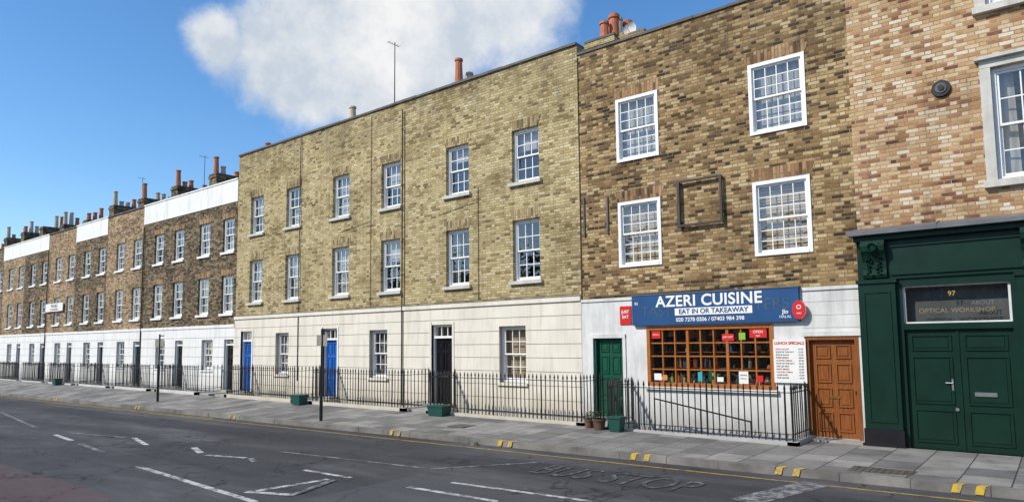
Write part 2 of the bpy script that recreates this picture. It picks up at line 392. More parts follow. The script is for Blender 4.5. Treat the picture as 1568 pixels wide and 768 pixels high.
railing('iron_railings',[(-13.65,-.05),(-13.65,RX),(-8.72,RX),(-8.72,-.05)],.03,1.06,plinth=CREAM)
railing('iron_railings',[(-19.05,-.05),(-19.05,RX),(-14.72,RX),(-14.72,-.05)],.05,1.06,plinth=CREAM)
railing('iron_railings',[(-24.35,-.05),(-24.35,RX),(-20.08,RX),(-20.08,-.05)],.07,1.06,plinth=CREAM)

# ------------------------------------------------------------------ left terrace
xr=-25.75; w=4.27; n=16
pal=[(GB,1),(GB,1),(TB,0),(GB,1),(TB,0),(GB,1),(TB,1),(GB,0),(GB,1),(TB,0),(GB,1),(TB,1),(GB,0),(GB,1),(TB,0),(GB,1)]
for i in range(n):
    bm,wp=pal[i]; x1=xr-i*w; x0=x1-w; H=empty('terraced_house',(x1,0,0)); W=MB(); B=newB(); T=MB()
    xa,xb=x1-.70,x1-2.66
    holes=[]
    for xc in (xa,xb):
        for (a,b) in ((5.70,7.10),(3.17,4.74)):
            holes.append((xc-.46,xc+.46,a,b)); 
    gh=[(x1-2.62,x1-1.70,.86,2.12),(x1-.72,x1-.02 -.0,.12,2.12)]
    if i==0: gh[1]=(x1-.78,x1-.06,.12,2.12)
    W.wall(x0,x1,2.72,7.72,.0,.3,holes,bm)
    for h in holes: arch(W,h[0],h[1],h[3],ARA if bm is GB else ARY,h=.22,sp=.07)
    stucco(W,x0,x1,-1.2,2.6,gh,WHITES,GROOVEW,.40)
    W.box(x0,x1,-.06,.3,2.6,2.72,WHITES)
    pm=WHITES if wp else bm
    zt=8.62+(0 if wp else -.02)
    W.box(x0+.001,x1-.001,-.03 if wp else -.004,.3,7.72,zt,pm); W.box(x0,x1,-.06,.36,zt+.001,zt+.06,COPE if not wp else WHITES)
    W.build('walls',H)
    for (a,b,c,d) in holes: T.box(a-.07,b+.07,-.07,.1,c-.09,c,WHITES)
    T.box(gh[0][0]-.05,gh[0][1]+.05,-.07,.1,.79,.86,WHITES); T.box(gh[1][0]-.1,gh[1][1]-.002,-1.,.25,-.3,.03,STONE); T.box(gh[1][0],gh[1][1],-.3,.2,.03,.12,STONE); T.build('sills_and_step',H)
    cu=[(WBLIND,.45),(NET,0),(NET,1.),(NET,1),(DNET,0),(NET,.5),(DNET,1),(NET,-.5)]
    for h in holes+[gh[0]]:
        c,pt=random.choice(cu); sash(B,h[0],h[1],h[2],h[3],.08,2 if i%2 else 3,2,cur=c,part=pt,fw=.075,bar=.025)
    D=MB(); a,b=gh[1][0],gh[1][1]; D.box(a,a+.05,.04,.2,.12,2.12,WP); D.box(b-.05,b,.04,.2,.12,2.12,WP); D.box(a+.05,b-.05,.04,.2,1.88,1.94,WP)
    B['glass'].poly([(a+.05,.1,1.94),(b-.05,.1,1.94),(b-.05,.1,2.12),(a+.05,.1,2.12)],GLASS)
    panel_door(D,a+.05,b-.05,.12,1.88,.12,[BLACK,BLACK,DGREEN,BLACK,PIPE][i%5],2,(.5,.75,.35)); D.build('front_door',H)
    flushB(B,H); core(H,x0,x1,8.6,bm)
    C=MB(); chimney(C,x1-.02 if i else x1-.5,4.3,10.7+random.uniform(-.3,.4),.75,1.9,GB,5,.13,zb=7.5)
    C.build('chimney_stack',H)
    if i%3==1:
        Pp=MB(); Pp.cyl((x0+.1,-.06,.0),(x0+.1,-.06,7.6),.03,.03,PIPE,8); Pp.build('downpipe',H)
    railing('iron_railings',[(x0-.02,-.05),(x0-.02,RX),(gh[1][0]-.1,RX),(gh[1][0]-.1,-.05)],.07-.008*i*w*.5,1.02,plinth=WHITES,step=.14)

# ------------------------------------------------------------------ corner restaurant building
x0,x1=-9.32,-2.94
H=empty('restaurant_building',(x1,0,0)); W=MB(); B=newB(); T=MB()
holes=[(-8.21,-7.08,6.22,7.80),(-4.93,-3.76,6.24,7.80),(-8.21,-7.08,3.64,5.23),(-4.93,-3.76,3.63,5.22)]
gd=(-8.98,-8.16,.05,1.95); sw=(-7.52,-4.62,.84,2.2); bd=(-4.0,-3.02,-.05,1.93)
W.wall(x0,x1,2.92,9.25,.0,.3,holes,AB)
W.wall(x0,x1,-1.2,2.92,-.02,.3,[gd,sw,bd],WREND)
x=x0
while x<x1-.01:
    xe=min(x1,x+.8); W.box(x+.003,xe-.003,-.04+random.uniform(-.008,.008),.34,9.251,9.31+random.uniform(-.008,.008),COPE); x=xe
for h in holes: arch(W,h[0],h[1],h[3],ARA,h=.28,sp=.1)
W.build('walls',H)
for h,c in zip(holes,[(NET,1.),(NET,1.),(BLIND,1.),(BLIND,1.)]): sash(B,*h,.0,cols=4,rows=3,cur=c[0],part=c[1],fw=.075,proud=.025,bar=.018)  # upper right net is added, its colour standing in for a pale reflection
D=MB()
panel_door(D,gd[0]+.06,gd[1]-.06,gd[2],gd[3],.1,GREEND,2,(.4,.55,.55,.3)); 
for a,b in ((gd[0],gd[0]+.06),(gd[1]-.06,gd[1])): D.box(a,b,.0,.2,gd[2],gd[3],GREEND)
D.build('green_door',H)
D=MB(); panel_door(D,bd[0]+.07,bd[1]-.07,bd[2],bd[3]-.07,.07,OAK,2,(.42,.42,.42,.3))
D.box(bd[0],bd[0]+.07,-.03,.15,bd[2],bd[3],OAK); D.box(bd[1]-.07,bd[1],-.03,.15,bd[2],bd[3],OAK); D.box(bd[0]+.07,bd[1]-.07,-.03,.15,bd[3]-.07,bd[3],OAK)
D.build('wooden_door',H)
T.box(-4.06,bd[0]-.003,-.05,.0,-.05,2.0,WREND); T.box(bd[0]-.06,bd[1]+.06,-.055,.0,1.935,2.03,WREND)
T.box(bd[0]-.05,bd[1]+.05,-.35,.1,-.3,-.055,STONE); T.box(gd[0]-.05,gd[1]+.3,-1.0,.1,-.3,.02,STONE)
T.box(gd[0]-.08,gd[0]-.002,-.05,-.021,.05,2.02,WREND); T.box(gd[1]+.002,gd[1]+.08,-.05,-.021,.05,2.02,WREND); T.box(gd[0]-.08,gd[1]+.08,-.055,-.021,1.955,2.05,WREND)
T.box(x0,x1,-.045,-.021,-1.2,-.1,WREND)
T.box(-7.58,-4.56,-.1,.1,.77,.838,WREND)
for z in (2.1,2.35,2.62): T.box(-4.03,x1-.005,-.0245,-.019,z,z+.014,GROOVEW)
T.box(x0,-7.86,-.05,-.0205,2.85,2.918,WREND); T.box(-4.03,x1,-.05,-.0205,2.85,2.918,WREND)
T.build('render_trim',H)
F=MB(); a,b,c,d=sw
F.box(a,a+.08,-.04,.12,c,d,ORW);F.box(b-.08,b,-.04,.12,c,d,ORW);F.box(a+.08,b-.08,-.035,.12,d-.08,d,ORW);F.box(a+.08,b-.08,-.06,.12,c,c+.09,ORW)
nc,nr=9,4
for i in range(1,nc):
    xx=a+.08+(b-a-.16)*i/nc; th=.03 if i in(3,6) else .014; F.box(xx-th,xx+th,-.01,.07,c+.09,d-.08,ORW)
for j in range(1,nr):
    zz=c+.09+(d-c-.17)*j/nr; F.box(a+.08,b-.08,-.006,.06,zz-.014,zz+.014,ORW)
F.build('shop_window_frame',H)
g=MB()
for i in range(nc):
    for j in range(nr):
        ax=a+.08+(b-a-.16)*i/nc; bx=ax+(b-a-.16)/nc; az=c+.09+(d-c-.17)*j/nr; bz=az+(d-c-.17)/nr; t=random.uniform(-.003,.003)
        g.poly([(ax,.03+t,az),(bx,.03-t,az),(bx,.03-t,bz),(ax,.03+t,bz)],GLASS)
g.build('shop_window_glass',H)
LIME=paint('lime_label',(.25,.45,.05),.5,.1,5); CYAN=paint('turquoise_label',(.03,.35,.40),.5,.1,5); ORNG=paint('orange_label',(.7,.25,.03),.5,.1,5)
pr=MB(); cols=[REDP,GREEND,PAPER,BLUE,TERRA,LEAF,GOLD,BUFF,OAK,LIME,CYAN,ORNG,IRON,PAPER]
pr.box(a,b,.12,.55,c-.05,c+.06,OAK)
for zz0,nn in ((c+.06,60),(c+.42,22),(c+.78,14)):
    if zz0>c+.1: pr.box(a+.1,b-.1,.36,.5,zz0-.02,zz0,OAK)
    for i in range(nn):
        xx=random.uniform(a+.12,b-.12); yy=random.uniform(.14,.3) if zz0<c+.1 else random.uniform(.38,.48); r=random.uniform(.015,.05); h=random.uniform(.06,.27); mm=random.choice(cols if zz0<c+.1 else cols+[IRON,BROWNPOT,OAK,DNET,MGREY])
        pr.cyl((xx,yy,zz0),(xx,yy,zz0+h*.65),r,r,mm,8); pr.cyl((xx,yy,zz0+h*.65),(xx,yy,zz0+h),r*.9,r*.3,mm,8)
for i in range(16):
    xx=random.uniform(a+.2,b-.3); zz=random.uniform(c+.85,d-.25); pr.box(xx,xx+random.uniform(.08,.22),.55+i*.002,.57+i*.002,zz,zz+random.uniform(.08,.2),random.choice([BLIND,OAK,BROWNPOT,MGREY,TERRA]))
for xx in (a+.5,a+1.5,a+2.5):
    pr.cyl((xx,.2,d),(xx,.2,d-.1),.006,.006,CABLE,5); pr.cyl((xx,.2,d-.22),(xx,.2,d-.1),.09,.03,TERRA,10)
pr.build('window_display',H)
ps=MB()
for (px,pz,w_,h_,mm) in ((-7.4,1.93,.22,.17,REDP),(-5.72,1.86,.26,.15,REDP),(-5.35,1.88,.14,.15,LIME),(-5.12,1.92,.36,.19,REDP),(-7.36,.98,.18,.15,PAPER),(-7.14,.98,.1,.12,ORNG),(-6.3,.98,.10,.2,CYAN),(-5.38,.95,.2,.26,PAPER),(-5.0,1.0,.13,.13,REDP),(-6.05,.98,.08,.24,GREEND),(-5.86,.98,.14,.1,PAPER)):
    ps.box(px,px+w_,-.014,-.011,pz,pz+h_,mm)
ps.build('window_posters',H)
for (px,pz,bd_,mm,s_) in ((-7.29,2.02,'delivery',LETW,.05),(-5.59,1.94,'JUST EAT',LETW,.055),(-4.94,2.04,'OPEN',LETW,.08),(-4.94,1.96,'halal',LETW,.05),(-5.28,1.13,'NOTICE',CABLE,.04),(-5.28,1.06,'BYO wine',CABLE,.03)):
    text(bd_,px,-.017,pz,s_,mm,H,name='poster_lettering')
flushB(B,H); core(H,x0,x1,9.3,AB)
C=MB(); 
for (px,py,r,h,mm) in ((-9.05,1.5,.13,10.85,TERRA),(-8.85,1.9,.12,10.75,TERRA),(-9.2,2.2,.12,10.6,BUFF)):
    C.cyl((px,py,9.3),(px,py,h),r*1.1,r,mm,14); C.cyl((px,py,h-.12),(px,py,h-.04),r*1.25,r*1.25,mm,14)
C.box(-9.25,-8.0,1.2,2.5,8.5,10.04,AB)
C.build('chimney_pots',H)
sd_=MB(); cx,cy_,cz=-8.45,1.4,10.16
rings=[]
for k in range(5):
    rr=.05+.15*k/4; dep=.08*(k/4)**2; rings.append([(cx+rr*math.cos(2*math.pi*i/20)*.95,cy_-dep-.05,cz+rr*math.sin(2*math.pi*i/20)) for i in range(20)])
for ra,rb in zip(rings,rings[1:]):
    for i in range(20): sd_.poly([ra[i],ra[(i+1)%20],rb[(i+1)%20],rb[i]],WREND)
sd_.poly(rings[0],WREND); sd_.cyl((cx,cy_,cz),(cx,cy_+.1,cz-.3),.02,.02,STEEL,6); sd_.cyl((cx,cy_-.05,cz-.1),(cx,cy_-.3,cz),.01,.01,STEEL,5)
sd_.build('satellite_dish')
K=MB(); K.box(-9.2,-9.16,-.04,0,4.5,5.5,COPE); K.box(-8.52,-8.48,-.04,0,4.5,5.45,COPE); K.cyl((-9.3,-.02,3.0),(-9.3,-.02,9.2),.01,.01,CABLE,5)
K.cyl((-9.1,-.02,2.97),(-5.4,-.03,2.99),.012,.012,CABLE,5); K.cyl((-6.4,-.03,2.99),(-4.1,-.03,3.12),.01,.01,CABLE,5)
K.build('tie_straps_and_cables',H)

FR=MB(); a,b,c,d=-6.62,-5.57,4.44,5.5
for (p,q,r,s_) in ((a,a+.06,c,d),(b-.05,b,c,d),(a+.06,b-.05,c,c+.05),(a+.06,b-.05,d-.04,d)): FR.box(p,q,-.12,-.06,r,s_,PIPE)
for z in (c+.02,d-.05): FR.box(a+.01,a+.04,-.06,.0,z,z+.03,PIPE); FR.box(b-.04,b-.01,-.06,.0,z,z+.03,PIPE)
FR.build('empty_sign_frame')

sg=empty('restaurant_fascia_sign',(-5.94,-.1,2.57)); q=MB(); q.box(-7.84,-4.06,-.12,-.022,2.24,2.93,BLUESIGN)
q.box(-7.86,-4.04,-.135,-.022,2.93,2.955,LEAD); q.box(-6.75,-5.0,-.128,-.12,2.44,2.60,LETW); q.build('board',sg)
text('AZERI CUISINE',-6.0,-.125,2.755,.345,LETW,sg,bold=.0075,sx=1.02,spacing=1.05)
text('EAT IN OR TAKEAWAY',-5.87,-.132,2.52,.15,BLUESIGN,sg,bold=.003)
text('020 7278 0206 / 07403 984 398',-5.95,-.125,2.34,.12,LETW,sg,bold=.002)
text('TAST',-7.2,-.1225,2.53,.34,LETG,sg,name='ghost_lettering',bold=.003); text('TERS',-4.6,-.1225,2.60,.34,LETG,sg,name='ghost_lettering',bold=.003)
text('95',-7.72,-.125,2.74,.10,LETW,sg); text('HALAL',-4.33,-.125,2.34,.08,LETW,sg); text('Jlo',-4.33,-.125,2.44,.12,LETW,sg,bold=.002)
je=empty('takeaway_delivery_sign',(-8.06,-.05,2.5)); q=MB(); q.box(-8.21,-7.91,-.045,-.022,2.27,2.71,REDP); q.build('board',je)
text('JUST',-8.06,-.048,2.57,.10,LETW,je,bold=.002); text('EAT',-8.06,-.048,2.45,.10,LETW,je,bold=.002)
rs=empty('red_oval_sign',(-4.0,-.2,2.5)); q=MB()
k=24; pts=[(-4.05+.13*math.cos(2*math.pi*i/k),2.47+.19*math.sin(2*math.pi*i/k)) for i in range(k)]
q.poly([(x,-.17,z) for x,z in pts],REDP); q.poly([(x,-.13,z) for x,z in reversed(pts)],REDP)
for i in range(k):
    (xa_,za_),(xb_,zb_)=pts[i],pts[(i+1)%k]; q.poly([(xa_,-.13,za_),(xb_,-.13,zb_),(xb_,-.17,zb_),(xa_,-.17,za_)],PAPER)
q.box(-4.08,-4.02,-.13,-.121,2.45,2.49,LEAD); q.build('oval_panel',rs)
text('O',-4.05,-.172,2.52,.12,LETW,rs,bold=.002); text('halal',-4.05,-.172,2.40,.05,LETW,rs)
mb=empty('menu_board',(-4.3,-.1,1.4)); q=MB(); q.box(-4.62,-3.98+.0,-.075,-.052,1.0,1.88,PAPER); q.build('board',mb)
text('LUNCH SPECIALS',-4.3,-.078,1.8,.08,REDP,mb,bold=.002,sx=.95)
INK=paint('print_ink',(.05,.08,.05),.6,.1,5)
for j in range(11):
    z=1.68-j*.058; text(random.choice(['CHICKEN KEBAB','LAMB SHISH','RICE & SALAD','SOUP OF THE DAY','FRESH BREAD','GRILLED FISH','VINE LEAVES']),-4.57,-.078,z,.042,INK if j%4 else REDP,mb,align='LEFT',name='menu_line'); text('£%d.50'%random.randint(3,8),-4.03,-.078,z,.042,INK,mb,align='RIGHT',name='menu_price')
railing('iron_railings',[(-7.95,-.05),(-7.95,RX-.1),(-3.98,RX-.1),(-3.98,-.05)],-.02,1.03,plinth=WREND)
hr=MB(); hr.cyl((-7.0,-.75,.62),(-4.9,-.75,.25),.018,.018,IRON,6); hr.cyl((-4.9,-.75,-.8),(-4.9,-.75,.27),.016,.016,IRON,6); hr.cyl((-7.,-.75,-.8),(-7.,-.75,.64),.016,.016,IRON,6); hr.cyl((-5.95,-.75,-.8),(-5.95,-.75,.43),.014,.014,IRON,6)
hr.build('basement_stair_handrail')

# ------------------------------------------------------------------ number 97 shop building
x0,x1=-2.94,3.9
H=empty('shop_building',(x0,0,0)); W=MB(); B=newB(); T=MB()
wins=[(-.66,.48,4.6,6.62),(2.0,3.1,4.6,6.62),(-.66,.48,7.75,9.2),(2.0,3.1,7.75,9.2)]
W.wall(x0,x1,-1.2,10.3,.0,.3,wins+[(-2.85,3.6,-1.0,3.55)],OB); W.box(x0,x1,-.05,.36,10.301,10.38,STONE); W.build('walls',H)
for (a,b,c,d) in wins:
    T.box(a-.16,a,-.06,.06,c,d+.001,STONE); T.box(b,b+.16,-.06,.06,c,d+.001,STONE); T.box(a-.16,b+.16,-.065,.06,d+.001,d+.14,STONE); T.box(a-.22,b+.22,-.15,.06,d+.14,d+.20,STONE); T.box(a-.2,b+.2,-.11,.06,c-.12,c,STONE)
    sash(B,a,b,c,d,.05,cols=3,rows=2,cur=NET,part=.0,fw=.07)
T.build('stone_surrounds',H)
V=MB(); V.cyl((-1.41,.0,6.43),(-1.41,-.05,6.43),.16,.15,IRON,20); V.cyl((-1.41,-.05,6.43),(-1.41,-.07,6.43),.10,.09,COPE,20); V.cyl((-1.41,-.07,6.43),(-1.41,-.09,6.43),.05,.05,IRON,16); V.build('round_vent',H)
G_=MB()
def pil(a,b):
    G_.box(a,b,-.30,.0,.22,2.9,DGREEN); G_.box(a-.02,b+.02,-.33,.0,-.15,.22,BLACK)
    for (p,q,r,s_) in ((a+.08,a+.11,.34,2.75),(b-.11,b-.08,.34,2.75),(a+.11,b-.11,.34,.37),(a+.11,b-.11,2.72,2.75)): G_.box(p,q,-.318,-.299,r,s_,DGREEN)
    G_.box(a-.03,b+.03,-.335,.0,2.9,2.97,DGREEN)
pil(-2.92,-2.3); pil(-.50,.12); pil(3.0,3.6)
G_.box(-2.92,3.6,-.24,.0,2.97,3.70,DGREEN); G_.box(-2.36,3.0,-.275,-.24,3.04,3.12,DGREEN); G_.box(-2.36,3.0,-.27,-.24,3.56,3.62,DGREEN); G_.box(-2.95,3.63,-.36,.0,3.70,3.80,DGREEN)
G_.box(-2.3,-.5,-.20,.0,2.83,2.97,DGREEN)
G_.box(.12,3.0,-.20,.0,2.83,2.97,DGREEN)
G_.box(-2.3,-2.21,-.2,.0,-.15,2.83,DGREEN); G_.box(-.59,-.5,-.2,.0,-.15,2.83,DGREEN); G_.box(-2.21,-.59,-.19,.0,2.03,2.14,DGREEN); G_.box(-2.21,-.59,-.22,.05,-.3,-.1,STONE)
G_.box(.12,3.0,-.18,.0,-.15,.7,DGREEN)
for xx in (.12,1.05,2.0,2.94): G_.box(xx,xx+.06,-.18,.0,.7,2.83,DGREEN)
G_.build('shopfront_joinery',H)
Br=MB()
for (ba,bb) in ((-2.82,-2.42),(-.40,.02),(3.1,3.5)):
    prof=[(-.26,2.99),(-.30,3.0),(-.33,3.06),(-.30,3.16),(-.31,3.3),(-.37,3.42),(-.44,3.5),(-.46,3.6),(-.42,3.69),(-.26,3.69)]
    for (pa,pb) in zip(prof,prof[1:]):
        Br.poly([(ba,pa[0],pa[1]),(bb,pa[0],pa[1]),(bb,pb[0],pb[1]),(ba,pb[0],pb[1])],CGREEN)
    Br.poly([(ba,p[0],p[1]) for p in prof],CGREEN); Br.poly([(bb,p[0],p[1]) for p in reversed(prof)],CGREEN)
    for j in range(34):
        t=j/33; zz=3.04+t*.58; yy=-.32-.11*max(0,t-.4)/.6; sgn=1 if j%2 else -1; xx=(ba+bb)/2+sgn*(.04+.07*abs(math.sin(j*.9))); Br.cyl((xx,yy+.03,zz),(xx+.02*math.cos(j),yy-.035,zz+.02),.04,.010,CGREEN,7)
    for j in range(12):
        an=j*2*math.pi/12; Br.cyl(((ba+bb)/2+.06*math.cos(an),-.45,3.56+.06*math.sin(an)),((ba+bb)/2+.08*math.cos(an),-.50,3.56+.08*math.sin(an)),.022,.01,CGREEN,6)
Br.build('console_brackets',H)
Ld=MB(); Ld.hexa([(-3.02,-.50,3.80),(3.7,-.50,3.80),(3.7,.0,3.80),(-3.02,.0,3.80),(-3.02,-.50,3.87),(3.7,-.50,3.87),(3.7,-.002,3.99),(-3.02,-.002,3.99)],LEAD)
for xx in (-1.6,-.2,1.2,2.6): Ld.hexa([(xx,-.505,3.80),(xx+.03,-.505,3.80),(xx+.03,.0,3.80),(xx,.0,3.80),(xx,-.505,3.885),(xx+.03,-.505,3.885),(xx+.03,-.004,4.005),(xx,-.004,4.005)],LEAD)
Ld.build('lead_cornice',H)
D=MB(); panel_door(D,-2.21,-1.405,-.1,2.03,-.12,DGREEN,1,(.62,.9,.3),knob=False); panel_door(D,-1.395,-.59,-.1,2.03,-.12,DGREEN,1,(.62,.9,.3),knob=False)
D.box(-1.42,-1.38,-.14,-.12,-.1,2.03,DGREEN)
D.box(-1.53,-1.50,-.145,-.12,.95,1.15,STEEL); D.cyl((-1.515,-.16,1.08),(-1.62,-.17,1.08),.010,.010,STEEL,8)
D.cyl((-1.47,-.145,.62),(-1.47,-.12,.62),.03,.03,STEEL,12); D.box(-1.2,-.88,-.15,-.12,.86,.93,STEEL); D.build('double_door',H)
gl=MB(); gl.poly([(-2.21,-.08,2.14),(-.59,-.08,2.14),(-.59,-.08,2.83),(-2.21,-.08,2.83)],GLASS); gl.poly([(.18,-.08,.7),(2.94,-.08,.7),(2.94,-.08,2.83),(.18,-.08,2.83)],GLASS); gl.build('shop_glass',H)
bk=MB(); bk.poly([(-2.2,.1,2.1),(-.6,.1,2.1),(-.6,.1,2.85),(-2.2,.1,2.85)],MGREY); bk.build('transom_reflection_panel',H)  # added panel, its grey paints the building reflection seen in the transom
ff=MB()
for (p,q,r,s_) in ((-2.21,-2.17,2.14,2.83),(-.63,-.59,2.14,2.83),(-2.17,-.63,2.14,2.17),(-2.17,-.63,2.80,2.83)): ff.box(p,q,-.13,-.07,r,s_,WREND)
ff.build('transom_bead',H)
text('97',-1.45,-.084,2.66,.12,GOLD,H); text('OPTICAL WORKSHOP',-1.4,-.084,2.36,.115,FGOLD,H); text('ABOUT',-1.0,-.085,2.48,.10,LEAD,H)
flushB(B,H); core(H,x0,x1,10.3,OB)

# ------------------------------------------------------------------ estate agent board, aerial, posts, boxes
ea=empty('estate_agent_board',(-45.5,-.1,4.2)); q=MB(); q.box(-46.9,-44.2,-.12,-.08,3.95,4.42,PAPER); q.box(-45.6,-45.5,-.08,-.0,4.0,4.3,LEAD); q.build('board',ea)
text('FOR SALE',-45.5,-.125,4.26,.24,BLUESIGN,ea,bold=.003); text('LET & MANAGED',-45.5,-.125,4.06,.16,REDP,ea)
def aerial(x,y,z0,z1):
    A=MB(); A.cyl((x,y,z0),(x,y,z1),.02,.014,IRON,6)
    A.cyl((x-.02,y-.3,z1-.08),(x-.02,y+.2,z1-.08),.008,.008,IRON,5)
    for i in range(5): yy=y-.27+i*.11; A.cyl((x-.1,yy,z1-.08),(x+.1,yy,z1-.08),.005,.005,IRON,4)
    A.build('tv_aerial')
aerial(-16.9,.5,9.1,12.0); aerial(-45,4.3,10.,12.6); aerial(-36.5,4.,9,12.4)
def post(x,y,zb,h):
    A=MB(); A.cyl((x,y,zb-.1),(x,y,zb+.5),.045,.045,IRON,12); A.cyl((x,y,zb+.5),(x,y,zb+h),.032,.03,IRON,12); A.cyl((x,y,zb+h),(x,y,zb+h+.03),.036,.01,IRON,12)
    A.box(x-.04,x+.32,y-.012,y+.012,zb+h-.06,zb+h-.02,IRON); A.box(x-.012,x+.012,y-.16,y+.16,zb+h-.45,zb+h-.15,STEEL)
    A.build('sign_post')
post(-15.6,-3.2,-.12,2.4); post(-26.5,-2.6,-.2,2.5)
def bin_(x,y,z,m,sx=.48,sy=.34,h=.28,name='recycling_box'):
    A=MB(); k=.06
    A.hexa([(x+k/2,y+k/2,z),(x+sx-k/2,y+k/2,z),(x+sx-k/2,y+sy-k/2,z),(x+k/2,y+sy-k/2,z),(x,y,z+h),(x+sx,y,z+h),(x+sx,y+sy,z+h),(x,y+sy,z+h)],m)
    A.box(x-.02,x+sx+.02,y-.02,y+sy+.02,z+h,z+h+.035,m); A.build(name)
bin_(-19.6,-1.5,-.05,RUB); bin_(-13.35,-1.45,-.05,RUB,.55,h=.24); bin_(-7.75,-1.5,-.06,RUB,.3,.26,.28); bin_(-41,-1.5,-.05,RUB)
def pot(x,y,z,r,h):
    A=MB(); A.cyl((x,y,z),(x,y,z+h),r*.75,r,BROWNPOT,16); A.cyl((x,y,z+h-.04),(x,y,z+h),r*1.08,r*1.08,BROWNPOT,16)
    for i in range(60):
        t=random.uniform(0,6.28); rr=random.uniform(0,r*1.1); zz=z+h+random.uniform(0,.16); p=Vector((x+rr*math.cos(t),y+rr*math.sin(t),zz)); d=Vector((random.uniform(-1,1),random.uniform(-1,1),random.uniform(-.3,1)))*.04; e=d.cross(Vector((0.3,.2,1))).normalized()*.015
        A.poly([p-d,p+e,p+d,p-e],LEAF)
    A.build('plant_pot')
pot(-8.05,-1.35,-.06,.15,.24); pot(-8.4,-1.2,-.06,.12,.2)
st=MB(); st.cyl((-9.6,-3.75,-.24),(-9.6,-3.75,-.17),.10,.06,COPE,7); st.build('loose_stone')

# ------------------------------------------------------------------ ground
def zk(x): return -.06+.0075*max(min(x,40),-130)
def zi(x): return -.10 if x>-3 else (-.04 if x<-9 else -.04-.06*(x+9)/6)
KY=-3.6
def slab_mat():
    m,t,p=newmat('paving_slabs'); P=t.pos()
    b=t.N.new('ShaderNodeTexBrick'); mp=t.N.new('ShaderNodeMapping'); mp.inputs['Rotation'].default_value=(0,0,math.pi/2); t.L.new(P,mp.inputs[0]); t.L.new(mp.outputs[0],b.inputs['Vector'])
    b.inputs['Scale'].default_value=1; b.inputs['Brick Width'].default_value=.75; b.inputs['Row Height'].default_value=.6; b.inputs['Mortar Size'].default_value=.010; b.offset=.5
    b.inputs['Color1'].default_value=(.15,.145,.138,1); b.inputs['Color2'].default_value=(.31,.295,.27,1); b.inputs['Mortar'].default_value=(.035,.033,.03,1); b.inputs['Mortar Smooth'].default_value=.3
    c=t.mix(1.,b.outputs[0],t.ramp(t.noise(P,1.1,8,.68),[(.3,.52),(.5,.95),(.7,1.2)]),'MULTIPLY')
    c=t.mix(.6,c,t.ramp(t.noise(P,60,3,.6),[(.3,.6),(.7,1.3)]),'MULTIPLY')
    c=t.mix(t.mr(t.noise(P,2.7,5,.65),.58,.72,0,.5),c,(.07,.066,.06))
    v=t.N.new('ShaderNodeTexVoronoi'); v.inputs['Scale'].default_value=6.; t.L.new(P,v.inputs['Vector'])
    c=t.mix(t.mr(v.outputs['Distance'],.10,.07),c,(.07,.07,.067))
    t.put(p.inputs['Base Color'],c); p.inputs['Roughness'].default_value=.82
    t.L.new(t.bump(t.m('ADD',t.m('MULTIPLY',b.outputs['Fac'],-1.),t.m('MULTIPLY',t.noise(P,30,4),.4)),.4,.01),p.inputs['Normal'])
    return m
SLAB=slab_mat()
def asph_color(t,P):
    sx=t.N.new('ShaderNodeSeparateXYZ'); t.L.new(P,sx.inputs[0])
    c=t.ramp(t.noise(t.scalev(P,(.35,1.3,1.)),.8,8,.66),[(.28,(.036,.036,.039)),(.5,(.064,.064,.068)),(.72,(.12,.12,.123))])
    e=t.m('ADD',sx.outputs[1],t.m('MULTIPLY',t.noise(P,1.2,3),.12))
    tr=t.m('MULTIPLY',t.mr(e,-5.62,-5.6),t.m('SUBTRACT',1.,t.mr(e,-4.62,-4.6)))
    c=t.mix(t.m('MULTIPLY',tr,.5),c,(.028,.028,.031))
    tr2=t.m('MULTIPLY',t.mr(sx.outputs[0],-15.2,-15.18),t.m('MULTIPLY',t.m('SUBTRACT',1.,t.mr(sx.outputs[0],-10.3,-10.28)),t.mr(e,-8.3,-8.28)))
    c=t.mix(t.m('MULTIPLY',tr2,.35),c,(.035,.035,.038))
    tr3=t.m('MULTIPLY',t.mr(sx.outputs[0],-8.2,-8.18),t.m('SUBTRACT',1.,t.mr(e,-6.55,-6.53)))
    c=t.mix(t.m('MULTIPLY',tr3,.4),c,(.10,.10,.104))
    rd=t.m('MULTIPLY',t.m('SUBTRACT',1.,t.mr(e,-10.25,-10.2)),t.m('SUBTRACT',1.,t.mr(sx.outputs[0],-10.4,-10.3)))
    c=t.mix(t.m('MULTIPLY',rd,.5),c,(.13,.075,.07))
    c=t.mix(.85,c,t.ramp(t.noise(P,95,3,.7),[(.28,.45),(.5,1.),(.72,1.75)]),'MULTIPLY')
    v=t.N.new('ShaderNodeTexVoronoi'); v.feature='DISTANCE_TO_EDGE'; v.inputs['Scale'].default_value=.55
    ad=t.N.new('ShaderNodeVectorMath'); ad.operation='ADD'; nn=t.N.new('ShaderNodeTexNoise'); nn.inputs['Scale'].default_value=1.7; nn.inputs['Detail'].default_value=5; t.L.new(P,nn.inputs['Vector']); t.L.new(P,ad.inputs[0]); t.L.new(nn.outputs['Color'],ad.inputs[1]); t.L.new(ad.outputs[0],v.inputs['Vector'])
    cr=t.m('MULTIPLY',t.mr(v.outputs['Distance'],.014,.004),t.mr(t.noise(P,.5,3),.45,.55))
    c=t.mix(t.m('MULTIPLY',cr,.8),c,(.012,.012,.013))
    c=t.mix(t.mr(t.noise(P,1.9,4,.6),.62,.74,0,.55),c,(.025,.025,.026))
    c=t.mix(t.mr(t.noise(P,6.5,4,.6),.66,.72,0,.5),c,(.14,.14,.14))
    return c
def asphalt():
    m,t,p=newmat('asphalt'); P=t.pos()
    t.put(p.inputs['Base Color'],asph_color(t,P)); p.inputs['Roughness'].default_value=.85; p.inputs['Specular IOR Level'].default_value=.3
    t.L.new(t.bump(t.noise(P,95,3,.7),.6,.008),p.inputs['Normal']); return m
ASPH=asphalt()
